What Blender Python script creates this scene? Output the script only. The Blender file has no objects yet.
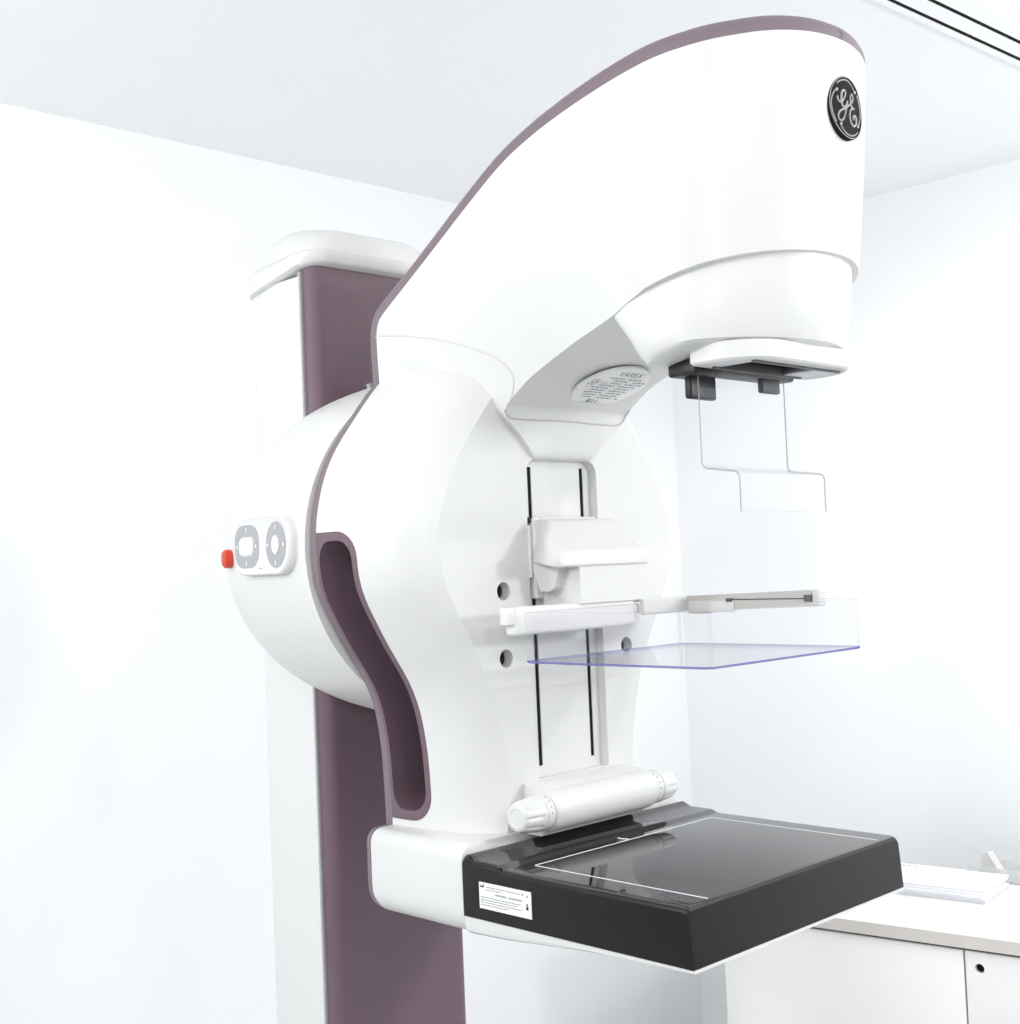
import bpy, bmesh, math
from mathutils import Vector, Matrix

# ------------------------------------------------------------------ camera, world, lights, exposure
scene = bpy.context.scene
COL = scene.collection
ZO = 1.20            # height of the image receptor top above the floor; X forward, Y to the far side, Z up

cam_data = bpy.data.cameras.new('camera')
cam_data.sensor_fit = 'HORIZONTAL'
cam_data.sensor_width = 36.0
cam_data.lens = 1303.35 / 1020 * 36.0
cam_data.clip_start = 0.02
cam = bpy.data.objects.new('camera', cam_data)
COL.objects.link(cam)
yaw, pitch, roll = 2.36711756, 0.0403538, -0.0415874
fw = Vector((math.cos(yaw) * math.cos(pitch), math.sin(yaw) * math.cos(pitch), math.sin(pitch)))
rt = Vector((math.sin(yaw), -math.cos(yaw), 0))
up = rt.cross(fw)
r2 = rt * math.cos(roll) + up * math.sin(roll)
u2 = -rt * math.sin(roll) + up * math.cos(roll)
cam.matrix_world = Matrix(((r2.x, u2.x, -fw.x, 0.714447), (r2.y, u2.y, -fw.y, -1.070674),
                           (r2.z, u2.z, -fw.z, 0.300762 + ZO), (0, 0, 0, 1)))
scene.camera = cam

world = bpy.data.worlds.new('world')
scene.world = world
world.use_nodes = True
wbg = world.node_tree.nodes['Background']
wbg.inputs[0].default_value = (0.93, 0.97, 1.0, 1)
wbg.inputs[1].default_value = 0.40


def aimed_spot(name, loc, target, power, size, angle=130, color=(1, 0.985, 0.96)):
    d = bpy.data.lights.new(name, 'SPOT')
    d.energy = power
    d.shadow_soft_size = size
    d.spot_size = math.radians(angle)
    d.spot_blend = 0.5
    d.color = color
    o = bpy.data.objects.new(name, d)
    COL.objects.link(o)
    o.location = loc
    o.rotation_euler = (Vector(target) - Vector(loc)).to_track_quat('-Z', 'Y').to_euler()
    return o


aimed_spot('ceiling_spot', (-0.05, -1.75, 2.28), (-0.35, 0.0, 1.4), 17, 0.04)
aimed_spot('ceiling_spot', (1.30, -0.75, 2.28), (-0.35, 0.0, 1.4), 9, 0.025)
aimed_spot('ceiling_spot', (1.35, 0.55, 2.28), (-0.3, 0.0, 1.4), 10, 0.025)
aimed_spot('ceiling_spot', (0.65, 1.25, 2.28), (-0.4, -0.1, 1.3), 9, 0.03)
aimed_spot('wall_fill_light', (1.05, 0.65, 2.28), (0.1, 1.75, 0.90), 24, 0.08, 105)  # fill spot added to brighten the right wall
aimed_spot('wall_fill_light', (0.10, 0.85, 2.28), (-0.6, 1.75, 0.75), 17, 0.08, 100)  # second added fill, aimed low on the right wall


def room_fill_light(loc, power, size=0.12):
    # point fill added outside the picture to brighten ceiling and walls
    d = bpy.data.lights.new('room_fill_light', 'POINT')
    d.energy = power
    d.shadow_soft_size = size
    d.color = (0.97, 0.985, 1.0)
    o = bpy.data.objects.new('room_fill_light', d)
    COL.objects.link(o)
    o.location = loc


room_fill_light((1.25, -1.80, 1.92), 27)
room_fill_light((-0.70, -1.85, 1.86), 28)
room_fill_light((1.42, 0.85, 1.80), 34)

vs = scene.view_settings
vs.view_transform = 'Standard'
vs.look = 'None'
vs.exposure = 0.42
vs.gamma = 1.0
vs.use_curve_mapping = False


# ------------------------------------------------------------------ materials
def new_mat(name):
    m = bpy.data.materials.new(name)
    m.use_nodes = True
    return m, m.node_tree, m.node_tree.nodes['Principled BSDF']


def plastic(name, col, rough=0.4, spec=0.5, metal=0.0, coat=0.0, var=0.03, scale=40, bump=0.0, bscale=900):
    m, nt, p = new_mat(name)
    p.inputs['Roughness'].default_value = rough
    p.inputs['Metallic'].default_value = metal
    p.inputs['Specular IOR Level'].default_value = spec
    p.inputs['Coat Weight'].default_value = coat
    tc = nt.nodes.new('ShaderNodeTexCoord')
    nz = nt.nodes.new('ShaderNodeTexNoise')
    nz.inputs['Scale'].default_value = scale
    nz.inputs['Detail'].default_value = 3
    nt.links.new(tc.outputs['Object'], nz.inputs['Vector'])
    mx = nt.nodes.new('ShaderNodeMix')
    mx.data_type = 'RGBA'
    mx.inputs[6].default_value = (*[max(0, c * (1 - var)) for c in col], 1)
    mx.inputs[7].default_value = (*[min(1, c * (1 + var)) for c in col], 1)
    nt.links.new(nz.outputs['Fac'], mx.inputs[0])
    nt.links.new(mx.outputs[2], p.inputs['Base Color'])
    if bump:
        n2 = nt.nodes.new('ShaderNodeTexNoise')
        n2.inputs['Scale'].default_value = bscale
        nt.links.new(tc.outputs['Object'], n2.inputs['Vector'])
        b = nt.nodes.new('ShaderNodeBump')
        b.inputs['Strength'].default_value = bump
        b.inputs['Distance'].default_value = 0.0006
        nt.links.new(n2.outputs['Fac'], b.inputs['Height'])
        nt.links.new(b.outputs['Normal'], p.inputs['Normal'])
    return m


M = {}
M['white'] = plastic('white_plastic', (0.68, 0.68, 0.67), 0.38, 0.45, var=0.01)
M['white_soft'] = plastic('white_matt_plastic', (0.68, 0.68, 0.67), 0.55, 0.35, var=0.012)
M['grey_light'] = plastic('light_grey_plastic', (0.62, 0.61, 0.60), 0.5, 0.4, var=0.02)
M['warm_grey'] = plastic('warm_grey_plastic', (0.50, 0.48, 0.46), 0.5, 0.4, var=0.02)
M['plum'] = plastic('plum_plastic', (0.150, 0.098, 0.122), 0.48, 0.4, var=0.10, scale=500, bump=0.25)
M['lilac'] = plastic('lilac_trim', (0.185, 0.142, 0.165), 0.42, 0.45, var=0.05, scale=300)
M['black'] = plastic('black_plastic', (0.010, 0.010, 0.011), 0.4, 0.4, var=0.1)
M['dark'] = plastic('dark_cavity', (0.012, 0.012, 0.013), 0.8, 0.1, var=0.1)
M['dark_grey'] = plastic('dark_grey_plastic', (0.10, 0.10, 0.105), 0.45, 0.4, var=0.08)
M['steel'] = plastic('brushed_metal', (0.55, 0.55, 0.56), 0.35, 0.5, metal=0.9, var=0.05)
M['silver'] = plastic('silver_badge_metal', (0.33, 0.33, 0.33), 0.45, 0.4, metal=0.2, var=0.03)
M['badge'] = plastic('badge_black', (0.010, 0.008, 0.009), 0.7, 0.12, var=0.1)
M['red'] = plastic('red_button', (0.60, 0.045, 0.02), 0.3, 0.5, var=0.05)
M['key_grey'] = plastic('key_grey', (0.36, 0.36, 0.38), 0.5, 0.4, var=0.03)
M['paper'] = plastic('paper', (0.86, 0.86, 0.86), 0.8, 0.2, var=0.015)
M['paper_edge'] = plastic('paper_edge', (0.70, 0.70, 0.76), 0.85, 0.2, var=0.08, scale=300)
M['ink'] = plastic('ink', (0.03, 0.03, 0.03), 0.7, 0.2, var=0.02)
M['ink_grey'] = plastic('ink_grey', (0.26, 0.26, 0.27), 0.7, 0.2, var=0.02)
M['label'] = plastic('label_white', (0.80, 0.80, 0.80), 0.5, 0.3, var=0.01)
M['label_grey'] = plastic('label_silver', (0.84, 0.84, 0.84), 0.4, 0.4, var=0.02)
M['laminate'] = plastic('white_laminate', (0.80, 0.80, 0.78), 0.5, 0.35, var=0.012)
M['laminate_edge'] = plastic('laminate_edge', (0.60, 0.57, 0.54), 0.55, 0.3, var=0.03)
M['wall'] = plastic('wall_paint', (0.84, 0.85, 0.865), 0.85, 0.15, var=0.008, scale=6, bump=0.08, bscale=300)
M['ceiling'] = plastic('ceiling_paint', (0.92, 0.93, 0.935), 0.9, 0.1, var=0.008, scale=6)
M['floor'] = plastic('floor_vinyl', (0.60, 0.60, 0.60), 0.5, 0.3, var=0.03, scale=8)


def carbon(name, rough, ior):
    # woven carbon-fibre skin under a clear gloss
    m, nt, p = new_mat(name)
    p.inputs['Roughness'].default_value = rough
    p.inputs['IOR'].default_value = ior
    tc = nt.nodes.new('ShaderNodeTexCoord')
    ck = nt.nodes.new('ShaderNodeTexChecker')
    ck.inputs['Scale'].default_value = 560
    ck.inputs['Color1'].default_value = (0.006, 0.0050, 0.0055, 1)
    ck.inputs['Color2'].default_value = (0.011, 0.0095, 0.010, 1)
    nt.links.new(tc.outputs['Object'], ck.inputs['Vector'])
    nt.links.new(ck.outputs['Color'], p.inputs['Base Color'])
    return m


M['carbon'] = carbon('carbon_fibre', 0.30, 1.35)
M['carbon_gloss'] = carbon('carbon_fibre_polished', 0.05, 2.05)


def clear(name, tint, refl=1.0, ior=0.03):
    m = bpy.data.materials.new(name)
    m.use_nodes = True
    nt = m.node_tree
    nt.nodes.clear()
    out = nt.nodes.new('ShaderNodeOutputMaterial')
    tr = nt.nodes.new('ShaderNodeBsdfTransparent')
    tr.inputs[0].default_value = (*tint, 1)
    gl = nt.nodes.new('ShaderNodeBsdfGlossy')
    gl.inputs['Roughness'].default_value = 0.04
    gl.inputs[0].default_value = (refl, refl, refl, 1)
    lw = nt.nodes.new('ShaderNodeLayerWeight')      # thin-sheet reflectance, the same from both faces
    lw.inputs[0].default_value = 0.5
    pw = nt.nodes.new('ShaderNodeMath')
    pw.operation = 'POWER'
    pw.inputs[1].default_value = 5.0
    ma = nt.nodes.new('ShaderNodeMath')
    ma.operation = 'MULTIPLY_ADD'
    ma.inputs[1].default_value = 0.75
    ma.inputs[2].default_value = ior
    mx = nt.nodes.new('ShaderNodeMixShader')
    nt.links.new(lw.outputs['Facing'], pw.inputs[0])
    nt.links.new(pw.outputs[0], ma.inputs[0])
    nt.links.new(ma.outputs[0], mx.inputs[0])
    nt.links.new(tr.outputs[0], mx.inputs[1])
    nt.links.new(gl.outputs[0], mx.inputs[2])
    nt.links.new(mx.outputs[0], out.inputs[0])
    return m


def edge_tint(name, col, alpha):
    m = bpy.data.materials.new(name)
    m.use_nodes = True
    nt = m.node_tree
    nt.nodes.clear()
    out = nt.nodes.new('ShaderNodeOutputMaterial')
    tr = nt.nodes.new('ShaderNodeBsdfTransparent')
    df = nt.nodes.new('ShaderNodeBsdfDiffuse')
    df.inputs[0].default_value = (*col, 1)
    mx = nt.nodes.new('ShaderNodeMixShader')
    mx.inputs[0].default_value = alpha
    nt.links.new(tr.outputs[0], mx.inputs[1])
    nt.links.new(df.outputs[0], mx.inputs[2])
    nt.links.new(mx.outputs[0], out.inputs[0])
    return m


M['clear'] = clear('clear_polycarbonate', (0.985, 0.985, 0.99), 0.9, 0.006)
M['clear_edge'] = edge_tint('polycarbonate_cut_edge', (0.16, 0.15, 0.40), 0.85)
M['clear_edge_thin'] = edge_tint('polycarbonate_polished_edge', (0.30, 0.30, 0.33), 0.75)
M['clear_edge_faint'] = edge_tint('polycarbonate_rim', (0.45, 0.45, 0.48), 0.22)
M['hazy'] = edge_tint('hazy_plastic', (0.75, 0.76, 0.78), 0.4)
M['frosted'] = edge_tint('frosted_plastic', (0.72, 0.72, 0.72), 0.75)


# ------------------------------------------------------------------ mesh helpers
class MB:
    """collects shapes into one bmesh; build() links it as ONE mesh object"""
    def __init__(self):
        self.bm = bmesh.new()
        self.mi = 0

    def poly(self, vs, faces):
        vv = [self.bm.verts.new(v) for v in vs]
        for f in faces:
            try:
                nf = self.bm.faces.new([vv[i] for i in f])
                nf.material_index = self.mi
            except ValueError:
                pass
        return vv

    def box(self, x0, x1, y0, y1, z0, z1, r=0.0, seg=3):
        vs = [(x, y, z) for x in (x0, x1) for y in (y0, y1) for z in (z0, z1)]
        fs = [(0, 1, 3, 2), (4, 6, 7, 5), (0, 4, 5, 1), (2, 3, 7, 6), (0, 2, 6, 4), (1, 5, 7, 3)]
        vv = self.poly(vs, fs)
        if r:
            es = list({e for v in vv for e in v.link_edges})
            ret = bmesh.ops.bevel(self.bm, geom=es, offset=r, segments=seg, profile=0.5, affect='EDGES')
            for f in ret['faces']:
                f.material_index = self.mi
        return self

    def rings(self, rings, cap0=True, cap1=True, closed=True):
        n = len(rings[0])
        vs = [p for r in rings for p in r]
        fs = []
        for i in range(len(rings) - 1):
            for j in range(n if closed else n - 1):
                k = (j + 1) % n
                fs.append((i * n + j, i * n + k, (i + 1) * n + k, (i + 1) * n + j))
        if cap0:
            fs.append(tuple(range(n - 1, -1, -1)))
        if cap1:
            fs.append(tuple((len(rings) - 1) * n + j for j in range(n)))
        self.poly(vs, fs)
        return self

    def extrude(self, poly, fn, a, b):
        return self.rings([[fn(p, a) for p in poly], [fn(p, b) for p in poly]])

    def cyl(self, c, axis, length, r0, r1=None, n=32, prof=None):
        """cylinder or, with prof = [(t, r)], a lathe along the axis from c"""
        axis = Vector(axis).normalized()
        u = axis.orthogonal().normalized()
        w = axis.cross(u)
        prof = prof or [(0, r0), (length, r1 if r1 is not None else r0)]
        rr = []
        for t, r in prof:
            o = Vector(c) + axis * t
            rr.append([o + (u * math.cos(2 * math.pi * k / n) + w * math.sin(2 * math.pi * k / n)) * r for k in range(n)])
        return self.rings(rr)

    def tube(self, pts, r, n=8):
        rr = []
        pts = [Vector(p) for p in pts]
        for i, p in enumerate(pts):
            t = (pts[min(i + 1, len(pts) - 1)] - pts[max(i - 1, 0)]).normalized()
            u = t.orthogonal().normalized() if i == 0 else (u - t * u.dot(t)).normalized()
            w = t.cross(u)
            rr.append([p + (u * math.cos(2 * math.pi * k / n) + w * math.sin(2 * math.pi * k / n)) * r for k in range(n)])
        return self.rings(rr)

    def add_mesh(self, me, mat4):
        off = [self.bm.verts.new(mat4 @ v.co) for v in me.vertices]
        for f in me.polygons:
            try:
                nf = self.bm.faces.new([off[i] for i in f.vertices])
                nf.material_index = self.mi
            except ValueError:
                pass
        return self

    def mesh(self, name):
        bmesh.ops.recalc_face_normals(self.bm, faces=self.bm.faces)
        me = bpy.data.meshes.new(name)
        self.bm.to_mesh(me)
        self.bm.free()
        return me

    def build(self, name, mats, parent=None, smooth=35):
        return link(name, self.mesh(name), mats, parent, smooth)


def link(name, me, mats, parent=None, smooth=35):
    if not isinstance(mats, (list, tuple)):
        mats = [mats]
    for m in mats:
        me.materials.append(M[m])
    if smooth:
        me.polygons.foreach_set('use_smooth', [True] * len(me.polygons))
        me.set_sharp_from_angle(angle=math.radians(smooth))
    o = bpy.data.objects.new(name, me)
    COL.objects.link(o)
    if parent is not None:
        o.parent = parent
        if parent.type == 'EMPTY':
            o.location = -Vector(parent['origin'])
    return o


def empty(name, loc, label, cat, group=None, origin=None):
    o = bpy.data.objects.new(name, None)
    COL.objects.link(o)
    o.location = loc
    o.empty_display_size = 0.1
    o['origin'] = origin or (0, 0, 0)
    o['label'] = label
    o['category'] = cat
    if group:
        o['group'] = group
    return o


def tag(o, label, cat, group=None):
    o['label'] = label
    o['category'] = cat
    if group:
        o['group'] = group
    return o


def boolean(me, cutters, op='DIFFERENCE'):
    """evaluates a boolean on a mesh datablock; helpers are removed again"""
    o = bpy.data.objects.new('tmp', me)
    COL.objects.link(o)
    tmp = [o]
    for c in cutters:
        k = bpy.data.objects.new('tmp_cut', c)
        COL.objects.link(k)
        tmp.append(k)
        md = o.modifiers.new('b', 'BOOLEAN')
        md.operation = op
        md.object = k
        md.solver = 'EXACT'
    dg = bpy.context.evaluated_depsgraph_get()
    dg.update()
    out = bpy.data.meshes.new_from_object(o.evaluated_get(dg))
    for t in tmp:
        d = t.data
        bpy.data.objects.remove(t)
        bpy.data.meshes.remove(d)
    for f in out.polygons:
        f.material_index = 0
    return out


def catmull(pts, k=6):
    out = []
    n = len(pts)
    for i in range(n - 1):
        p0, p1, p2, p3 = pts[max(i - 1, 0)], pts[i], pts[i + 1], pts[min(i + 2, n - 1)]
        for s in range(k):
            t = s / k
            out.append(tuple(0.5 * (2 * b + (c - a) * t + (2 * a - 5 * b + 4 * c - d) * t * t + (3 * b - a - 3 * c + d) * t ** 3)
                             for a, b, c, d in zip(p0, p1, p2, p3)))
    out.append(tuple(pts[-1]))
    return out


def lerp(a, b, t):
    return a + (b - a) * t


def interp(x, xs, ys):
    if x <= xs[0]:
        return ys[0]
    for i in range(len(xs) - 1):
        if x <= xs[i + 1]:
            return lerp(ys[i], ys[i + 1], (x - xs[i]) / (xs[i + 1] - xs[i]))
    return ys[-1]


def rrect(x0, x1, y0, y1, r, n=6):
    """rounded rectangle, r may be a 4-tuple for the corners (x0y0, x1y0, x1y1, x0y1)"""
    r = r if isinstance(r, (tuple, list)) else (r,) * 4
    out = []
    for (cx, cy, a, q) in ((x0, y0, 180, 0), (x1, y0, 270, 1), (x1, y1, 0, 2), (x0, y1, 90, 3)):
        rr = max(r[q], 1e-5)
        ox = cx + rr if cx == x0 else cx - rr
        oy = cy + rr if cy == y0 else cy - rr
        for k in range(n + 1):
            t = math.radians(a + 90 * k / n)
            out.append((ox + rr * math.cos(t), oy + rr * math.sin(t)))
    return out


def text_mesh(s, size, align='CENTER'):
    cu = bpy.data.curves.new('t', 'FONT')
    cu.body = s
    cu.size = size
    cu.align_x = align
    cu.align_y = 'CENTER'
    o = bpy.data.objects.new('t', cu)
    COL.objects.link(o)
    dg = bpy.context.evaluated_depsgraph_get()
    dg.update()
    me = bpy.data.meshes.new_from_object(o.evaluated_get(dg))
    bpy.data.objects.remove(o)
    return me


def frame(origin, xdir, ydir):
    x = Vector(xdir).normalized()
    y = Vector(ydir)
    y = (y - x * y.dot(x)).normalized()
    z = x.cross(y)
    return Matrix(((x.x, y.x, z.x, origin[0]), (x.y, y.y, z.y, origin[1]), (x.z, y.z, z.z, origin[2]), (0, 0, 0, 1)))


# ------------------------------------------------------------------ the room
WX, WY, CZ = -1.51, 1.75, 1.15 + ZO
def struct(name, x0, x1, y0, y1, z0, z1, mat):
    o = MB().box(x0, x1, y0, y1, z0, z1).build(name, mat, None, 0)
    o['kind'] = 'structure'
    return o


RX, RY = 1.5, -1.95          # room cut short behind the camera so world light brightens the ceiling
struct('floor', WX - 0.1, RX, RY, WY + 0.1, -0.1, 0.0, 'floor')
struct('ceiling', WX - 0.1, RX, RY, WY + 0.1, CZ, CZ + 0.1, 'ceiling')
struct('wall_back', WX - 0.1, WX, RY, WY + 0.1, 0.0, CZ, 'wall')
struct('wall_right', WX, RX, WY, WY + 0.1, 0.0, CZ, 'wall')

# double-slot track let into the ceiling, running across the room
trk = empty('ceiling_track', (-0.235, 0.77, CZ), 'slim white ceiling track with two black slots running across the room', 'ceiling track', origin=(0, 0, 0))
mb = MB()
trk.rotation_euler = (0, 0, -math.atan(.05))
ty0, ty1 = RY + .05 - .77, WY - .77 - .004
prof = [(-0.045, 0), (-0.045, -0.006), (-0.034, -0.006), (-0.034, -0.001), (-0.024, -0.001), (-0.024, -0.006),
        (0.004, -0.006), (0.004, -0.001), (0.014, -0.001), (0.014, -0.006), (0.05, -0.006), (0.05, 0)]
mb.extrude(prof, lambda p, y: (p[0], y, p[1]), ty0, ty1)
mb.build('profile', 'ceiling', trk, 0)
for a, b in ((-0.0338, -0.0242), (0.0042, 0.0138)):
    MB().box(a, b, ty0 + .01, ty1 - .01, -0.004, -0.001).build('slot', 'dark', trk, 0)

# ------------------------------------------------------------------ the mammography machine
BX = -0.67
mach = empty('mammography_machine', (BX, 0, 0), 'white and plum mammography machine with curved tube arm and black receptor table', 'medical machine',
             origin=(BX, 0, -ZO))

# --- column
mb = MB()
pl = rrect(-0.735, -0.617, -0.12, 0.108, (0.02, 0.004, 0.004, 0.02))
mb.extrude(pl, lambda p, z: (p[0], p[1], z), -ZO + 0.03, 0.672)
column = mb.build('column', 'white', mach)
mb = MB()
pl = rrect(-0.6165, -0.598, -0.1165, 0.1025, (0.001, 0.018, 0.018, 0.001), 8)
mb.extrude(pl, lambda p, z: (p[0], p[1], z), -ZO + 0.03, 0.684)
mb.build('front_panel', 'plum', column)
MB().box(-0.622, -0.6155, -0.1195, 0.1075, -ZO + 0.031, 0.678).build('seam_strip', 'key_grey', column, 0)
MB().box(-0.85, -0.25, -0.26, 0.26, -ZO, -ZO + 0.045, 0.012).build('base_plate', 'white_soft', mach)

# column cap: rounded slab with a raised dome
cap_me = []
mb = MB()
def cap_ring(x0, x1, h, r, z, tilt=0.0):
    return [(p[0], p[1], z + tilt * (p[0] + 0.66)) for p in rrect(x0, x1, -h, h, r, 8)]
mb.rings([cap_ring(-0.736, -0.588, 0.123, .03, 0.673, .185), cap_ring(-0.741, -0.584, 0.127, .034, 0.676, .185),
          cap_ring(-0.741, -0.583, 0.127, .034, 0.692, .12), cap_ring(-0.737, -0.587, 0.123, .034, 0.699, .07),
          cap_ring(-0.733, -0.594, 0.117, .034, 0.702, .05)])
cap = mb.build('column_cap', 'white', mach, 50)
mb = MB()
mb.rings([cap_ring(-0.738, -0.600, 0.118, .05, 0.690), cap_ring(-0.735, -0.605, 0.113, .05, 0.716), cap_ring(-0.730, -0.611, 0.106, .05, 0.731),
          cap_ring(-0.722, -0.620, 0.095, .048, 0.740), cap_ring(-0.705, -0.635, 0.075, .034, 0.744)])
mb.build('cap_dome', 'white', cap, 60)

# --- rotating gantry housing in front of the column (lathe about the X axis, centre height 0.325)
mb = MB()
rr = []
for k in range(27):
    x = lerp(-.4545, -.464 - .3066 * .9985, math.sin(math.radians(90 * k / 26)))
    e = max(0.0, 1 - abs((x + .464) / .3066) ** 2.67) ** (1 / 2.67)
    rr.append([(x, .241 * e * math.cos(2 * math.pi * j / 96), .3272 + .210 * e * math.sin(2 * math.pi * j / 96)) for j in range(96)])
mb.rings(rr)
drum = mb.build('gantry_housing', 'white', mach, 45)
MB().cyl((-0.52, -0.09, 0.3272 + 0.1935), (0, -0.35, 1), 0.006, 0.004, n=12).build('screw', 'steel', drum)

# --- C-arm body: lofted from the rear outline to the smaller front disc
rear = [(0, .561), (.07, .551), (.13, .522), (.184, .463), (.214, .421), (.230, .379), (.236, .336), (.231, .282), (.202, .226), (.165, .167),
        (.150, .11), (.1455, .032), (.145, -.02)]
front = [(0, .524), (.055, .514), (.097, .488), (.148, .428), (.170, .392), (.183, .360), (.1875, .336), (.183, .292), (.165, .252), (.128, .182),
         (.108, .120), (.100, .055), (.118, -.02)]
ra, fa = catmull(rear, 5), catmull(front, 5)
def outline(t, sc=1.0):
    h = [(lerp(a[0], b[0], t) * sc, lerp(a[1], b[1], t)) for a, b in zip(ra, fa)]
    return h + [(-y, z) for y, z in reversed(h[1:])]
FX = -0.294
def body_mesh():
    mb = MB()
    st = [(-.44, 0), (-.425, .0), (-.40, .03), (-.375, .095), (-.35, .20), (-.33, .34), (-.315, .52), (-.304, .73), (-.297, .92), (FX, 1.0)]
    mb.rings([[(x, y, z) for y, z in outline(t)] for x, t in st])
    return mb.mesh('body')
def body_half(z):
    zs = [p[1] for p in reversed(ra)]
    ys = [p[0] for p in reversed(ra)]
    return interp(z, zs, ys)
def handle_prism(side, x0, x1, z0, z1, r, inner, open_rear=False):
    """a stack of slices in z that follows the side of the body"""
    rr = []
    n = 40
    for k in range(n + 1):
        z = lerp(z0, z1, 0.5 - 0.5 * math.cos(math.pi * k / n))
        d = min(z - z0, z1 - z)
        c = r - math.sqrt(max(0, r * r - (r - d) ** 2)) if d < r else 0
        xa, xb = (x0 if open_rear else x0 + c * .8), x1 - c
        yo, yi = side * 0.30, side * (body_half(z) - inner)
        rr.append([(xa, yo, z), (xb, yo, z), (xb, yi, z), (xa, yi, z)])
    return MB().rings(rr).mesh('p')
recess = MB()
recess.extrude(rrect(-.058, .058, .066, .4165, (.004, .004, .016, .016)), lambda p, x: (x, p[0], p[1]), -.304, -.2)
cuts = [recess.mesh('c')]
for s in (-1, 1):
    c = MB()
    c.box(-.34, -.29, s * .0425 - .0030, s * .0425 + .0030, .078, .4085)
    cuts.append(c.mesh('c'))
    cuts.append(handle_prism(s, -.46, -.3755, .0235, .3435, .03, .075, True))
    for z in (.2725, .2005):
        c = MB()
        c.cyl((-.325, s * .0985, z), (1, 0, 0), .06, .0098, n=28)
        cuts.append(c.mesh('c'))
body = link('arm_body', boolean(body_mesh(), cuts), 'white', mach, 32)
for s in (-1, 1):
    MB().box(-.330, -.3050, s * .0425 - .0029, s * .0425 + .0029, .0785, .408).build('slot_shade_fill', 'dark', body, 0)  # dark filler that paints the shade inside the slot
    for z in (.2725, .2005):
        m2 = MB()
        m2.cyl((-.3245, s * .0985, z), (1, 0, 0), 0, 0, n=20, prof=[(0, .0094), (.018, .0094), (.0182, .005), (.014, .0045)])
        m2.build('screw_socket', 'black', body)
for s in (-1, 1):
    plug = boolean(body_mesh(), [handle_prism(s, -.4395, -.3760, .0240, .3430, .0295, .074, True)], 'INTERSECT')
    plug = boolean(plug, [handle_prism(s, -.4355, -.3835, .0345, .3340, .022, .058)])
    link('side_handle', plug, 'plum', body, 32)
# plum rear shell, seen as a thin lilac rim round the body
mb = MB()
mb.rings([[(x, y * k, lerp(.30, z, k)) for y, z in outline(0)] for x, k in ((-.4399, 1.0), (-.4500, 1.0), (-.4540, .985))])
mb.build('rear_shell', 'lilac', body)

# --- receptor holder under the body
mb = MB()
hold = rrect(-.178, .178, -.078, .0165, (.032, .032, .016, .016), 8)
def sc(p, k, cy=-.03):
    return (p[0] * (1 - k / .178), cy + (p[1] - cy) * (1 - k / .06))
mb.rings([[(x, *sc(p, k)) for p in hold] for x, k in ((-.4400, .001), (-.437, 0), (-.293, 0), (-.2905, .0008), (-.2895, .003))])
holder = mb.build('receptor_holder', 'white', mach, 40)
mb = MB()
mb.rings([[(x, *sc(p, k)) for p in hold] for x, k in ((-.4401, .0005), (-.447, .001), (-.4505, .005))])
mb.build('rear_trim', 'lilac', holder, 40)

# --- image receptor: black carbon-fibre table
mb = MB()
side = [(-.2885, -.0535), (-.2885, .0045), (-.286, .0075), (-.280, .0085), (-.2745, .0060), (-.268, .0035), (-.240, .0035), (-.236, .0028), (-.231, .0005), (-.226, 0.0),
        (-.0045, 0.0), (-.0015, -.0012), (0.0005, -.004), (.0040, -.0535)]
def rb(y, drop):
    return [(x, y, z if z < -.05 else max(z - drop, -.05)) for x, z in side]
rings = [rb(-.1785 + .007 * (1 - math.cos(math.radians(90 * k / 6))), .007 * (1 - math.sin(math.radians(90 * k / 6)))) for k in range(7)]
rings += [[(x, -y, z) for x, y, z in r] for r in reversed(rings)]
mb.rings(rings)
bucky = mb.build('image_receptor', ['carbon', 'carbon_gloss'], mach, 28)
for f in bucky.data.polygons:          # polished table top, satin sides
    f.material_index = 1 if f.normal.z > 0.75 else 0
# white outline of the detector field on the table
mb = MB()
lw, zt = .0007, .00035
mb.box(-.2185, -.0035, -.1455, -.1455 + 2 * lw, -.0001, zt)
mb.box(-.2185, -.0035, .1455 - 2 * lw, .1455, -.0001, zt)
mb.box(-.2185, -.2185 + 2 * lw, -.1455, .1455, -.0001, zt)
mb.build('field_outline', 'label', bucky, 0)
MB().tube([(-.229, -.006, .0016), (-.224, -.003, .0008), (-.2185, 0, .0005)], .0008, 6).build('centre_mark', 'label', bucky)
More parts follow.
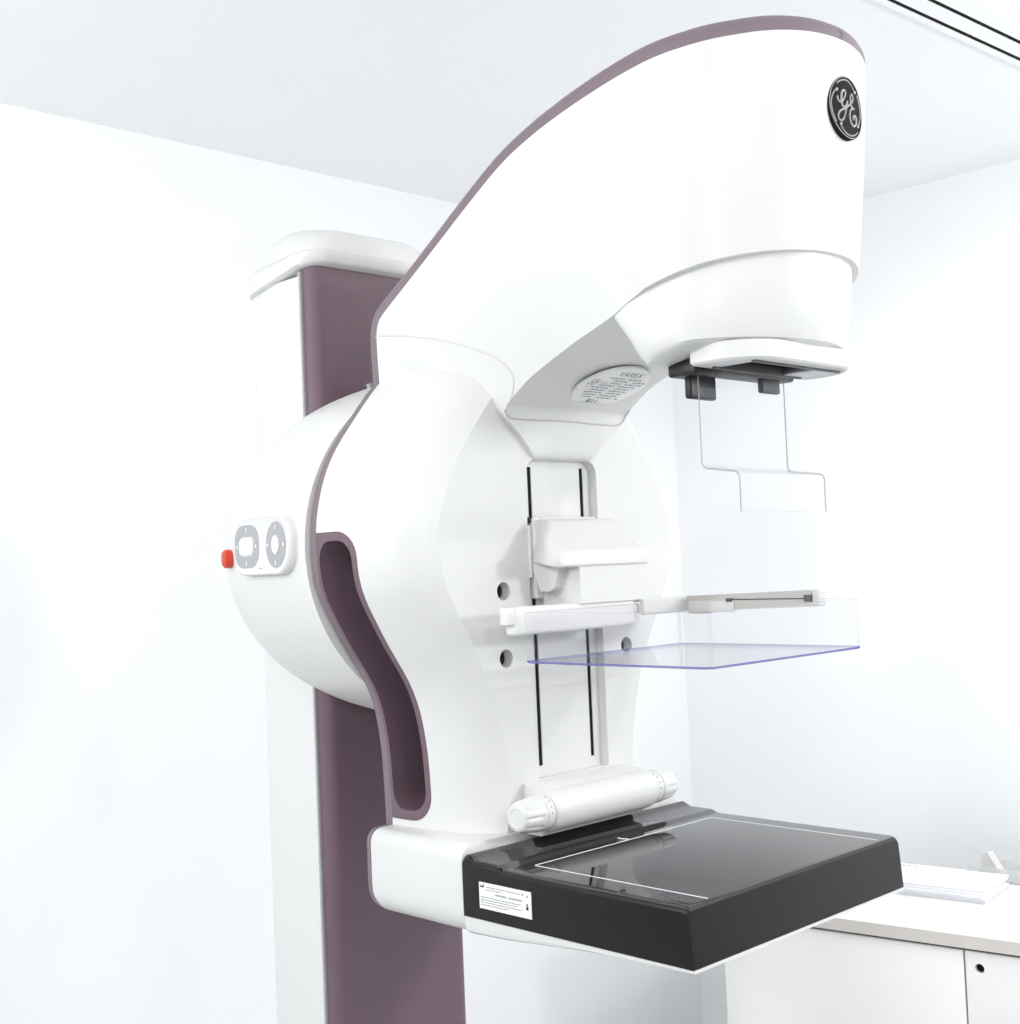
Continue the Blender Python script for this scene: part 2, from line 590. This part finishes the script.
# rating sticker on the side
mb = MB()
mb.box(-.2635, -.190, -.1792, -.1784, -.0415, -.0155)
mb.mi = 1
def side_text(s, x, z, size, align='LEFT'):
    mb.add_mesh(text_mesh(s, size, align), frame((x, -.17932, z), (1, 0, 0), (0, 0, 1)))
mb.mi = 1
mb.box(-.2615, -.2565, -.17932, -.1791, -.0205, -.0190)
mb.box(-.2580, -.2565, -.17932, -.1791, -.0190, -.0172)
mb.box(-.2615, -.2603, -.17932, -.1791, -.0190, -.0183)
mb.cyl((-.1955, -.1790, -.0285), (0, -1, 0), .0003, .0011, n=10)
mb.box(-.1970, -.1940, -.17932, -.1791, -.0335, -.0300)
mb.mi = 2
for row, (z, x0, x1) in enumerate(((-.0200, -.2535, -.204), (-.0225, -.2535, -.232), (-.0265, -.240, -.224), (-.0265, -.221, -.2025), (-.0305, -.2615, -.203),
                                   (-.0330, -.2615, -.210), (-.0355, -.2615, -.203), (-.0380, -.2615, -.222))):
    x = x0
    k = 0
    while x < x1:                       # rows of fine print, too small to read
        w = .0012 + .0011 * ((k * 7 + row * 3) % 4)
        mb.box(x, min(x + w, x1), -.17932, -.1791, z, z + (.0009 if row not in (2, 3) else .0016))
        x += w + .0007
        k += 1
mb.box(-.2025, -.2005, -.17932, -.1791, -.0205, -.0185)
mb.box(-.1965, -.1945, -.17932, -.1791, -.0215, -.0195)
mb.build('rating_sticker', ['label', 'ink', 'ink_grey'], bucky, 0)
# white lower tray that tapers towards the front
mb = MB()
low = [(-.289, -.0538), (.0045, -.0538), (.0045, -.0565), (-.085, -.0585), (-.14, -.064), (-.24, -.0725), (-.289, -.0745)]
mb.rings([[(x, y, z) if z > -.0575 else (x, y, lerp(z, -.0575, k)) for x, z in low]
          for y, k in ((-.1770, .75), (-.1750, .3), (-.1690, .06), (-.155, 0), (.155, 0), (.1690, .06), (.1750, .3), (.1770, .75))])
mb.build('lower_tray', 'white_soft', bucky, 40)

# --- roller with two knobs across the foot of the body
kx, kz = -.262, .0385
mb = MB()
mb.cyl((kx, -.083, kz), (0, 1, 0), 0, 0, n=40, prof=[(0, .012), (0, .0185), (.002, .0205), (.004, .021), (.162, .021), (.164, .0205), (.166, .0185), (.166, .012)])
roller = mb.build('angle_roller', 'white', mach, 40)
mb = MB()
mb.extrude([(-.300, .012), (-.268, .012), (-.258, .022), (-.262, .058), (-.272, .0625), (-.300, .0660)], lambda p, y: (p[0], y, p[1]), -.082, .082)
mb.build('roller_bracket', 'white', roller, 30)
def knob(side):
    b = MB()
    rr = []
    n = 60
    for t, r, fl in ((0, .0145, 0), (.0, .0182, 0), (.010, .0184, 0), (.0105, .0176, 0), (.012, .0176, 0), (.0125, .0186, 0), (.016, .0186, 0), (.0175, .0184, 1), (.028, .0176, 1),
                     (.036, .0165, 1), (.0395, .0150, .6), (.041, .0125, 0), (.041, .0095, 0), (.0404, .0088, 0), (.0404, .002, 0)):
        ring = []
        for k in range(n):
            a = 2 * math.pi * k / n
            q = r - fl * .0016 * max(0, math.cos(a * 10)) ** 3
            ring.append((kx + q * math.cos(a), side * (.084 + t), kz + q * math.sin(a)))
        rr.append(ring)
    return b.rings(rr)
for s in (-1, 1):
    o = knob(s).build('knob', 'white', roller, 40)
    for k in range(4):
        a = math.radians(5 + 20 * k)
        d = Vector((math.cos(a), 0, math.sin(a)))
        b = MB()
        b.cyl(Vector((kx, s * .089, kz)) + d * .0180, d, .0007, .0008, n=8)
        b.build('tick_mark', 'ink_grey', roller, 0)

# --- tube arm: lofted shell that rises from the body and runs forward into the tube head
def plan(t, front, half):
    return front * t, half * math.sqrt(max(0.0, 1 - t * t))
# (upper X, upper Z, upper half width, lower X, lower Z, lower half width)
path = [(-.440, .440, .139, -.3100, .4160, .043), (-.440, .500, .140, -.2905, .4178, .047), (-.440, .540, .1415, -.2865, .437, .066), (-.440, .566, .142, -.2835, .458, .092),
        (-.436, .581, .142, -.2800, .470, .098), (-.424, .592, .142, -.2720, .476, .098), (-.375, .622, .142, -.2450, .494, .098), (-.325, .653, .142, -.219, .506, .098),
        (-.275, .684, .142, -.195, .514, .101), (-.228, .711, .142, -.168, .522, .106), (-.185, .728, .142, -.138, .529, .112), (-.142, .740, .142, -.105, .537, .119),
        (-.100, .749, .142, -.088, .543, .1225), (-.068, .7545, .142, -.066, .5490, .129), (-.040, .758, .142, -.050, .553, .134)]
path = catmull(path, 4)
NF0 = len(path)
nf = 26
for k in range(1, nf + 1):
    t = math.sin(math.radians(90 * k / nf))
    x, h = plan(t, .128, .142)
    x2, h2 = plan(t, .120, .134)
    x, x2 = x - .040, x2 - .050
    path.append((x, interp(x, [-.04, 0, .045, .06, .088], [.758, .762, .768, .771, .776]), max(h, .0008),
                 x2, interp(x2, [-.05, 0, .035, .07], [.553, .566, .573, .579]), max(h2, .0006)))
def arm_ring(p, inset=0.0):
    ux, uz, uw, lx, lz, lw = p
    r = []
    ns = 8
    for k in range(ns + 1):                       # near side, bottom to top, gently bulging
        t = k / ns
        b = .004 * math.sin(math.pi * t)
        r.append((lerp(lx, ux, t), -(lerp(lw, uw, t) + b * min(1, lw / .09)), lerp(lz, uz, t)))
    for k in range(1, 6):
        r.append((ux, lerp(-uw, uw, k / 6), uz))
    for k in range(ns, -1, -1):
        x, y, z = r[k]
        r.append((x, -y, z))
    for k in range(1, 8):                         # underside
        r.append((lx, lerp(lw, -lw, k / 8), lz))
    return r
mb = MB()
mb.rings([arm_ring(p) for p in path])
arm = mb.build('tube_arm', 'white', mach, 38)
# fine grey seam line where the arm shell meets its foot
seam = [(-.441, .567), (-.40, .5615), (-.345, .549), (-.30, .532), (-.272, .516), (-.2625, .500), (-.268, .482), (-.2815, .4665)]
def arm_half(x, z):
    # half width of the arm side at a point of the side view, by interpolation on the loft
    best = None
    for p in path[:60]:
        ux, uz, uw, lx, lz, lw = p
        dx, dz = ux - lx, uz - lz
        L2 = dx * dx + dz * dz
        t = ((x - lx) * dx + (z - lz) * dz) / L2
        tt = min(1, max(0, t))
        d = math.hypot(lx + dx * tt - x, lz + dz * tt - z)
        if best is None or d < best[0]:
            best = (d, lerp(lw, uw, tt) + .004 * math.sin(math.pi * tt) * min(1, lw / .09))
    return best[1]
for s in (-1, 1):
    MB().tube([(x, s * (arm_half(x, z) + .0001), z) for x, z in catmull(seam, 4)], .0009, 6).build('shell_seam', 'grey_light', arm)
mb = MB()
mb.tube(catmull([(-.2810, -.099, .4665), (-.2829, -.088, .4590), (-.2832, -.06, .4580), (-.2831, 0, .4590), (-.2832, .06, .4580), (-.2829, .088, .4590), (-.2810, .099, .4665)], 5), .0009, 6)
mb.build('underside_seam', 'warm_grey', arm)
# plum cover along the back and top of the arm
mb = MB()
cov = []
i0 = 4
for i in range(i0, len(path)):
    ux, uz, uw = path[i][:3]
    a, b = path[max(i - 1, 0)], path[min(i + 1, len(path) - 1)]
    tx, tz = b[0] - a[0], b[1] - a[1]
    if i >= NF0:
        tx, tz = 1, .1
    l = math.hypot(tx, tz)
    nx, nz = -tz / l, tx / l
    if uz < .585:
        w = min(1, max(0, (uz - .56) / .02))
    h = interp(ux, [-.44, -.36, -.2, -.05, .12], [.0135, .0125, .0150, .0195, .0180])
    ins = interp(ux, [-.44, -.3, -.1, 0, .12], [.0015, .0025, .007, .012, .015])
    e = uw
    nose = i >= NF0
    row = []
    for g, f in ((0, 0), (.40, 0), (.72, .22), (.92, .62), (1.0, 1.15), (1.03, None)):
        if f is None:
            row.append((ux + nx * h * g, 0.0, uz + nz * h * g))
            continue
        k = 1 - f * ins / .13
        if nose:                                   # the rounded nose steps back all round
            row.append((-.04 + (ux + .04) * k, -e * k, uz + h * g))
        else:
            row.append((ux + nx * h * g, -(e - f * ins * (e / .13)), uz + nz * h * g))
    if nose:
        row[-1] = (row[-2][0], 0.0, uz + h * 1.02)
    cov.append(row + [(x, -y, z) for x, y, z in reversed(row[:-1])])
mb.rings(cov)
mb.build('top_cover', 'lilac', arm, 75)

# lower block of the tube head, set in a little from the shell
mb = MB()
def head_ring(xr, half, front, z, rc=.03, x0=-.055, taper=.016):
    pts = []
    n = 20
    for k in range(n + 1):
        t = math.sin(math.radians(90 * k / n))
        x, h = plan(t, front - x0, half)
        pts.append((x + x0, -h, z))
    right = [(x, -y, z) for x, y, z in reversed(pts[:-1])]
    hr = half - taper
    rear_r = [(xr + rc * (1 - math.cos(math.radians(a))), hr - rc * (1 - math.sin(math.radians(a))), z) for a in (90, 67, 45, 22, 0)]
    rear_l = [(x, -y, z) for x, y, z in reversed(rear_r)]
    return pts + right + rear_r + rear_l
def lift(ring, k):
    # the flat under the collimator lies a little higher than the rear of the block
    return [(x, y, z + k * .013 * min(1, max(0, (x + .066) / .05))) for x, y, z in ring]
mb.rings([head_ring(-.160, .124, .066, .590, .02), head_ring(-.138, .127, .064, .560, .02, taper=.010), head_ring(-.111, .1275, .059, .532, .02, taper=.008), head_ring(-.092, .127, .052, .508, .02, taper=.006),
          lift(head_ring(-.083, .126, .048, .493, .02, taper=.006), .55), lift(head_ring(-.079, .122, .045, .4860, .02, -.052, .006), 1), lift(head_ring(-.074, .116, .041, .4840, .02, -.05, .006), 1)])
mb.build('head_block', 'white', arm, 40)

# round badge on the nose of the head
n = Vector((.985, .02, -.135)).normalized()
nx_ = Vector((0, 1, 0))
bo = Vector((.0832, .010, .7150))
fr = frame(bo, n.cross(Vector((0, 0, 1))) * -1, (0, 0, 1))
fr = frame(bo, Vector((0, 0, 1)).cross(n), (0, 0, 1))
mb = MB()
def bpt(u, v, w=0.0):
    return fr @ Vector((u, v, w - u * u / .30))      # follows the curve of the nose
def disc(prof, mi, nseg=48):
    mb.mi = mi
    mb.rings([[bpt(r * math.cos(2 * math.pi * k / nseg), r * math.sin(2 * math.pi * k / nseg), w) for k in range(nseg)] for w, r in prof])
RB = .0298
disc([(-.004, RB), (.0015, RB), (.0022, RB * .985), (.0022, RB * .93), (.0018, RB * .92), (.0018, .001)], 0)
def stroke(pts, r, mi=1, w=.0020, ks=1.0):
    mb.mi = mi
    mb.tube([bpt(u * RB * ks, v * RB * ks, w) for u, v in catmull(pts, 6)], r * RB, 6)
# ring with four swirls
for q in range(4):
    a0 = 90 * q + 52
    pts = []
    for k in range(13):
        t = k / 12
        a = math.radians(a0 + 78 * t)
        rad = lerp(.76, .875, min(1, t * 2.2) ** .7)
        pts.append((rad * math.cos(a), rad * math.sin(a)))
    stroke(pts, .030, 1, .0014)
    mb.cyl(bpt(RB * pts[0][0], RB * pts[0][1], .0015), n, .0012, RB * .05, n=10)
mb.mi = 1
stroke([(math.cos(2 * math.pi * k / 40) * .965, math.sin(2 * math.pi * k / 40) * .965) for k in range(41)], .018)
# the two entwined script letters
stroke([(-.62, .30), (-.60, .18), (-.48, .13), (-.30, .22), (-.16, .40), (-.14, .54), (-.25, .58), (-.36, .46), (-.40, .26), (-.38, .06), (-.26, -.04), (-.14, .03),
        (-.02, .22), (-.08, .02), (-.16, -.14), (-.26, -.36), (-.42, -.52), (-.56, -.52), (-.62, -.38), (-.52, -.22), (-.30, -.10), (-.08, .02), (.16, .16), (.36, .34),
        (.40, .48), (.30, .54), (.20, .42), (.20, .22), (.26, .08), (.42, .06)], .040, 1, .0014, .90)
stroke([(.44, .06), (.26, .02), (.12, -.12), (.08, -.32), (.18, -.52), (.36, -.58), (.54, -.46), (.58, -.28), (.46, -.18), (.36, -.26), (.38, -.36)], .040, 1, .0014, .90)
mb.build('emblem_badge', ['badge', 'silver'], arm, 40)

# oval rating label on the underside of the arm
P0, P1 = Vector((-.257, 0, .4855)), Vector((-.168, 0, .5215))
LO = Vector((-.2360, .024, .4940))
xd = Vector((0.25, 1, .1)).normalized()
fl = frame(LO, (0, 1, 0), (P1 - P0))
nrm = fl.to_3x3() @ Vector((0, 0, 1))
if nrm.z > 0:
    fl = frame(LO, (0, -1, 0), (P1 - P0))
def lpt(u, v, w=0.0):
    return fl @ Vector((u, v, w + .0012))
mb = MB()
mb.rings([[lpt(.0490 * math.cos(2 * math.pi * k / 48), .0425 * math.sin(2 * math.pi * k / 48), w) for k in range(48)] for w in (-.003, .0003)])
LABEL_ROT = 0.0
def ltext(s, u, v, size, mi, align='CENTER'):
    mb.mi = mi
    mb.add_mesh(text_mesh(s, size, align), fl @ Matrix.Translation((u, v, .0017)))
ltext('VAREX', .004, .0290, .0125, 2)
ltext('CE', -.036, .0100, .0100, 1)
ltext('0123', -.0215, .0090, .0050, 2)
ltext('c', -.0140, -.0330, .0070, 1)
ltext('RU', -.0030, -.0315, .0135, 1)
ltext('us', .0105, -.0335, .0070, 1)
mb.mi = 2
for row in range(9):
    z = .0190 - row * .0052
    x = -.022 if row == 0 else (-.010 if row in (1, 2) else -.044 + abs(row - 3) * .0035)
    k = 0
    while x < (.030 if row in (0, 8) else .040 - .002 * row):
        w = .0020 + .0016 * ((k * 5 + row * 3) % 4)
        if (k + row) % 6 != 5:
            a = [lpt(x, z, .0006), lpt(x + w, z, .0006), lpt(x + w, z + .0017, .0006), lpt(x, z + .0017, .0006)]
            mb.poly(a, [(0, 1, 2, 3)])
        x += w + .0013
        k += 1
mb.build('rating_label', ['label_grey', 'ink', 'ink_grey'], arm, 0)

# --- collimator under the head
mb = MB()
outer = lambda z, k: [(p[0], p[1], z) for p in rrect(-.033 + k, .040 - k, -.099 + k, .099 - k, (.006, .05, .05, .006), 10)]
mb.rings([outer(.4975, 0), outer(.4815, 0), outer(.4795, .002)])
op = MB()
op.box(-.025, .025, -.074, .074, .44, .4905, .003)
colm = link('collimator', boolean(mb.mesh('c'), [op.mesh('o')]), 'white_soft', mach, 35)
mb = MB()
mb.extrude(rrect(-.0248, .0248, -.0738, .0738, .004), lambda p, z: (p[0], p[1], z), .4870, .4902)
mb.build('aperture_back', 'dark', colm, 0)
for a in ((-.0246, -.0206, -.0735, .0735), (.0206, .0246, -.0735, .0735)):
    MB().box(a[0], a[1], a[2], a[3], .4775, .4870, .001).build('aperture_rail', 'dark_grey', colm)
for a in ((-.0206, .0206, -.0735, -.066), (-.0206, .0206, .040, .0735)):
    MB().box(a[0], a[1], a[2], a[3], .4790, .4870, .001).build('aperture_slide', 'steel', colm)
MB().box(-.068, -.0335, -.086, -.048, .4735, .4885, .003).build('slide_bracket', 'black', colm)
MB().box(-.060, -.0335, -.047, .080, .4765, .4865, .003).build('shield_guide', 'dark_grey', colm)
MB().box(-.061, -.053, -.070, -.028, .4535, .4800, .0025).build('release_tab', 'black', colm)
MB().box(-.042, -.035, .024, .056, .4625, .4780, .0025).build('release_tab', 'dark_grey', colm)
# clear face shield, joggled forward half-way down
zz = [(-.0425, .4770), (-.0425, .3890), (-.0400, .3855), (-.036, .3840), (-.006, .3795), (-.002, .3780), (0.0, .3745), (0.0, .3410)]
mb = MB()
def sheet(pts, y0, y1, th):
    n = len(pts)
    nn = []
    for i in range(n):
        a, b = pts[max(i - 1, 0)], pts[min(i + 1, n - 1)]
        d = Vector((b[0] - a[0], 0, b[1] - a[1])).normalized()
        nn.append(Vector((-d.z, 0, d.x)) * th * .5)
    A = [[Vector((p[0], y, p[1])) + q * s for p, q in zip(pts, nn)] for y in (y0, y1) for s in (-1, 1)]
    vs = sum(A, [])
    f0, f1 = [], []
    for i in range(n - 1):
        f0 += [(i, i + 1, 2 * n + i + 1, 2 * n + i), (n + i, 3 * n + i, 3 * n + i + 1, n + i + 1)]
        f1 += [(i, n + i, n + i + 1, i + 1), (2 * n + i, 2 * n + i + 1, 3 * n + i + 1, 3 * n + i)]
    f1 += [(0, 2 * n, 3 * n, n), (n - 1, 2 * n - 1, 4 * n - 1, 3 * n - 1)]
    vv = [mb.bm.verts.new(v) for v in vs]
    for fl_, mi in ((f0, 0), (f1, 1)):
        for f in fl_:
            mb.bm.faces.new([vv[j] for j in f]).material_index = mi
sheet(zz, -.0715, .0725, .0015)
mb.build('face_shield', ['clear', 'clear_edge_thin'], colm, 0)

# --- compression carriage on the guide slots
mb = MB()
mb.box(-.3035, -.290, -.052, .052, .262, .352, .003)
carr = mb.build('compression_carriage', 'white_soft', mach, 40)
mb = MB()
sect = [(-.292, .3005), (-.292, .3500), (-.266, .3480), (-.258, .3430), (-.243, .3170), (-.236, .3135), (-.2335, .3105), (-.2335, .2975), (-.2355, .2955)]
def cring(y, k):
    cx, cz = -.292, .32
    return [(lerp(x, cx, k), y, lerp(z, cz, k * .6)) for x, z in sect]
def hw(z):
    return interp(z, [.295, .312, .345], [.0785, .0775, .0640])
rr = []
for t, k in ((-1, .20), (-.975, .07), (-.93, 0.015), (-.85, 0), (.85, 0), (.93, .015), (.975, .07), (1, .20)):
    ring = []
    for x, y, z in cring(0, k):
        ring.append((x, t * hw(z) * interp(x, [-.292, -.237], [.70, 1.0]), z))
    rr.append(ring)
mb.rings(rr)
mb.build('carriage_hood', 'white', carr, 40)
mb = MB()
mb.extrude([(-.292, .3010), (-.236, .2990), (-.236, .2560), (-.243, .2525), (-.292, .2525)], lambda p, y: (p[0], y, p[1]), -.040, .064)
mb.build('carriage_block', 'white', carr, 30)
mb = MB()
mb.extrude([(-.292, .302), (-.252, .302), (-.262, .274), (-.268, .270), (-.282, .270), (-.292, .292)], lambda p, y: (p[0], y, p[1]), -.054, -.040)
mb.build('carriage_cheek', 'white', carr, 30)
MB().box(-.300, -.2925, -.0585, -.0525, .285, .343, .002).build('carriage_bracket', 'white', carr)
MB().box(-.3025, -.294, -.0555, -.050, .346, .352).build('carriage_stop', 'black', carr, 0)

# --- compression paddle
pad = MB()
pad.box(-.254, -.2385, -.138, .052, .2275, .2570, .004)
pad.box(-.254, -.2400, -.145, -.130, .2385, .2570, .002)
paddle = pad.build('compression_paddle', 'white', mach, 40)
MB().box(-.2635, -.2385, .0462, .0600, .2400, .2510, .002).build('paddle_latch', 'grey_light', paddle)
# clear tray: floor and four walls, thin moulded sheet
mb = MB()
X0, X1, Y0, Y1, ZB, ZT, TH = -.237, .0005, -.1305, .1305, .1995, .2515, .0022
def tray_ring(k, z, r):
    return [(p[0], p[1], z) for p in rrect(X0 + k, X1 - k, Y0 + k, Y1 - k, r, 4)]
def ring_faces(rings, mats):
    n = len(rings[0])
    vv = [[mb.bm.verts.new(p) for p in r] for r in rings]
    for i in range(len(rings) - 1):
        for j in range(n):
            f = mb.bm.faces.new((vv[i][j], vv[i][(j + 1) % n], vv[i + 1][(j + 1) % n], vv[i + 1][j]))
            f.material_index = 2 if mats[i] == 0 and i == 2 and j % 5 == 2 else mats[i]
    f = mb.bm.faces.new(vv[0])
    f.material_index = 0
    f = mb.bm.faces.new(list(reversed(vv[-1])))
    f.material_index = 0
ring_faces([tray_ring(.0015, ZB, .009), tray_ring(.0003, ZB + .0006, .010), tray_ring(0, ZB + .0024, .010), tray_ring(0, ZT - .0010, .010), tray_ring(0, ZT, .010), tray_ring(TH, ZT, .008), tray_ring(TH, ZB + TH, .008)],
           [1, 1, 0, 2, 2, 0])
tray = mb.build('paddle_tray', ['clear', 'clear_edge', 'clear_edge_faint'], paddle, 0)
# translucent and grey clips along the far rim
mb = MB()
mb.box(-.2375, -.2310, .058, .150, .2380, .2560, .002)
mb.build('rim_clip', 'frosted', paddle)
mb = MB()
mb.extrude([(-.225, .2560), (-.058, .2605), (-.056, .2430), (-.15, .2405), (-.205, .2355), (-.2230, .2360)], lambda p, y: (p[0], y, p[1]), .128, .142)
mb.build('grey_clip', 'warm_grey', paddle, 30)
MB().box(-.222, -.158, .1265, .1285, .2375, .2505, .0008).build('clip_plate', 'grey_light', paddle)
MB().box(-.168, -.160, .1255, .1285, .2490, .2530).build('clip_catch', 'dark_grey', paddle, 0)
MB().box(-.066, -.057, .1255, .1285, .2485, .2555).build('clip_catch', 'dark_grey', paddle, 0)
MB().box(-.160, -.066, .1270, .1285, .2512, .2520).build('clip_groove', 'ink', paddle, 0)
MB().box(-.0575, -.0480, .128, .142, .2435, .2600, .002).build('clip_end', 'frosted', paddle)

# --- control panel and emergency stop on the gantry housing
PXc, PZc = -.5310, .3335
py = -.2385
tilt = Vector((0, -1, .03)).normalized()
fp = frame((PXc, py, PZc), (1, -.05, 0), (0, 0.02, 1))
mb = MB()
def ppt(u, v, w):
    return fp @ Vector((u, v, w))
rad = .026
mb.rings([[ppt(p[0] * (1 - k), p[1] * (1 - k), w) for p in rrect(-.0625, .0625, -.0335, .0335, .028, 10)] for w, k in ((-.03, -.0), (.004, .0), (.0075, .03), (.0085, .06), (.0078, .09))])
panel = mb.build('control_panel', 'white', mach, 40)
def ring_pad(name, cu, cv, outl, inl, mat):
    b = MB()
    n = len(outl)
    vs = [ppt(cu + p[0], cv + p[1], .0084) for p in outl] + [ppt(cu + p[0], cv + p[1], .0084) for p in inl] + \
         [ppt(cu + p[0], cv + p[1], .0070) for p in outl] + [ppt(cu + p[0], cv + p[1], .0070) for p in inl]
    fs = []
    for j in range(n):
        k = (j + 1) % n
        fs += [(j, k, n + k, n + j), (2 * n + j, 3 * n + j, 3 * n + k, 2 * n + k), (j, 2 * n + j, 2 * n + k, k), (n + j, n + k, 3 * n + k, 3 * n + j)]
    b.poly(vs, fs)
    # white symbols on the pad
    b.mi = 1
    for du, dv, s in ((0, max(p[1] for p in outl) * .78, 1), (0, -max(p[1] for p in outl) * .78, 1), (-max(p[0] for p in outl) * .80, 0, 0), (max(p[0] for p in outl) * .80, 0, 0)):
        a, c = (.0011, .0026) if s else (.0019, .0017)
        b.poly([ppt(cu + du + x, cv + dv + y, .0088) for x, y in ((-a, -c), (a, -c), (a * .6, c), (-a * .6, c))], [(0, 1, 2, 3)])
    return b.build(name, [mat, 'label'], panel, 0)
o1 = rrect(-.0265, .0265, -.0245, .0245, .0185, 8)
i1 = rrect(-.0170, .0170, -.0112, .0112, .0070, 8)
ring_pad('button_pad', -.0305, 0, o1, i1, 'key_grey')
o2 = [(.0205 * math.cos(2 * math.pi * k / 36), .0258 * math.sin(2 * math.pi * k / 36)) for k in range(36)]
i2 = [(.0088 * math.cos(2 * math.pi * k / 36), .0112 * math.sin(2 * math.pi * k / 36)) for k in range(36)]
ring_pad('button_pad', .0325, 0, o2, i2, 'key_grey')
b = MB()
b.rings([[ppt(-.0305 + p[0], p[1], w) for p in rrect(-.0155, .0155, -.0098, .0098, .006, 6)] for w in (.006, .0092)])
b.mi = 1
b.rings([[ppt(-.0305 + .0032 * math.cos(a * math.pi / 6), .002 + .0026 * math.sin(a * math.pi / 6), w) for a in range(12)] for w in (.009, .0094)])
b.build('centre_key', ['white', 'grey_light'], panel, 40)
b = MB()
b.rings([[ppt(.0325 + .0078 * math.cos(a * math.pi / 12), .0105 * math.sin(a * math.pi / 12), w) for a in range(24)] for w in (.006, .0092)])
b.build('centre_key', 'white', panel, 40)
b = MB()
b.rings([[ppt(-.001 + .0022 * math.cos(a * math.pi / 6), -.0255 + .0009 * math.sin(a * math.pi / 6), w) for a in range(12)] for w in (.006, .0086)])
b.build('status_lamp', 'key_grey', panel, 40)
mb = MB()
mb.cyl((-.628, -.207, .3215), (-.35, -1, 0), 0, 0, n=28, prof=[(0, .008), (.014, .008), (.014, .0105), (.018, .0115), (.023, .0110), (.0255, .0080), (.026, .002)])
mb.build('emergency_stop', 'red', mach, 40)

# ------------------------------------------------------------------ cabinet by the right wall, worktop, papers
zt = -.40 + ZO
TH_C = math.radians(9)
def cab_loc(x, y, z=0.0):
    return (-.67 + x * math.cos(TH_C) - y * math.sin(TH_C), 1.12 + x * math.sin(TH_C) + y * math.cos(TH_C), z)
cx0, cx1, XD = -.255, .78, .2310
wt = MB().box(cx0, cx1, .002, .485, -.0245, 0, .002).build('worktop', ['laminate'], None)
wt.location = cab_loc(0, 0, zt)
wt.rotation_euler = (0, 0, TH_C)
tag(wt, 'long white worktop with pale grey edge on the low cabinets', 'worktop')
MB().box(cx0, cx1, 0, .0022, -.0240, -.0008).build('edge_strip', 'laminate_edge', wt, 0)     # pale edging
labels = ['plain white low cabinet standing left of the cabinet whose door has a finger hole',
          'white low cabinet with a round black finger hole in its door corner']
for i, (a, c) in enumerate(((cx0, XD - .001), (XD + .001, cx1))):
    cab = empty('low_cabinet', cab_loc(lerp(a, c, .5), .2, 0), labels[i], 'cabinet', origin=(lerp(a, c, .5), .2, 0))
    cab.rotation_euler = (0, 0, TH_C)
    MB().box(a + .0005, c - .0005, .026, .48, .0, zt - .0310).build('carcass', 'laminate', cab, 0)
    door = MB()
    door.box(a + .0008, c - .0008, .006, .025, .06, zt - .0300, .0010)
    dm = door.mesh('door')
    if i == 1:
        h = MB()
        h.cyl((a + .026, -.02, zt - .0585), (0, 1, 0), .06, .0085, n=24)
        dm = boolean(dm, [h.mesh('h')])
    d = link('door', dm, 'laminate', cab, 30)
    if i == 1:
        MB().cyl((a + .026, .017, zt - .0585), (0, 1, 0), .006, .0084, n=24).build('finger_hole', 'dark', d, 0)
    MB().box(a + .001, c - .001, .012, .20, zt - .0300, zt - .0250).build('shadow_gap', 'dark_grey', cab, 0)

# brochures lying in a stack
NB = 5
for k in range(NB):
    j = (.003 * math.sin(k * 2.1), .0025 * math.cos(k * 1.7))
    br = MB()
    br.box(-.29 + j[0], j[0], j[1], .150 + j[1], 0, .0049, .0005)
    o = br.build('brochure', 'paper', None, 30)
    o.location = (-.499, 1.366, zt + .0003 + k * .0052)
    o.rotation_euler = (0, 0, math.radians(8.5))
    bb = MB()
    bb.box(-.288 + j[0], .0004 + j[0], -.0004 + j[1], .1485 + j[1], .0009, .0040)
    bb.build('pages', 'paper_edge', o, 0)
    if k == NB - 1:
        tag(o, 'topmost white brochure on the stack lying on the worktop', 'brochure', 'brochures stacked on the worktop')
        t = MB()
        for q in range(7):
            t.box(-.270 + q * .013, -.261 + q * .013, .138, .1415, .0048, .0051)
        t.build('printed_line', 'ink_grey', o, 0)
    elif k == 0:
        tag(o, 'bottommost white brochure of the stack, flat on the worktop', 'brochure', 'brochures stacked on the worktop')
    else:
        tag(o, 'white brochure in the middle of the stack lying on the worktop', 'brochure', 'brochures stacked on the worktop')

# clear holder at the end of the worktop
ho = empty('leaflet_holder', (-.578, 1.585, zt), 'small clear plastic holder standing on the worktop behind the brochures', 'holder', origin=(0, 0, 0))
mb = MB()
mb.box(-.05, .08, -.04, .04, .0, .003)
mb.box(-.05, .08, -.04, -.037, .003, .028)
mb.box(-.05, .08, .037, .04, .003, .028)
mb.build('tray', 'hazy', ho, 0)
mb = MB()
mb.extrude([(-.026, .003), (.02, .003), (-.012, .052), (-.024, .046)], lambda p, y: (p[0], y, p[1]), -.012, .012)
mb.build('divider', 'grey_light', ho, 30)
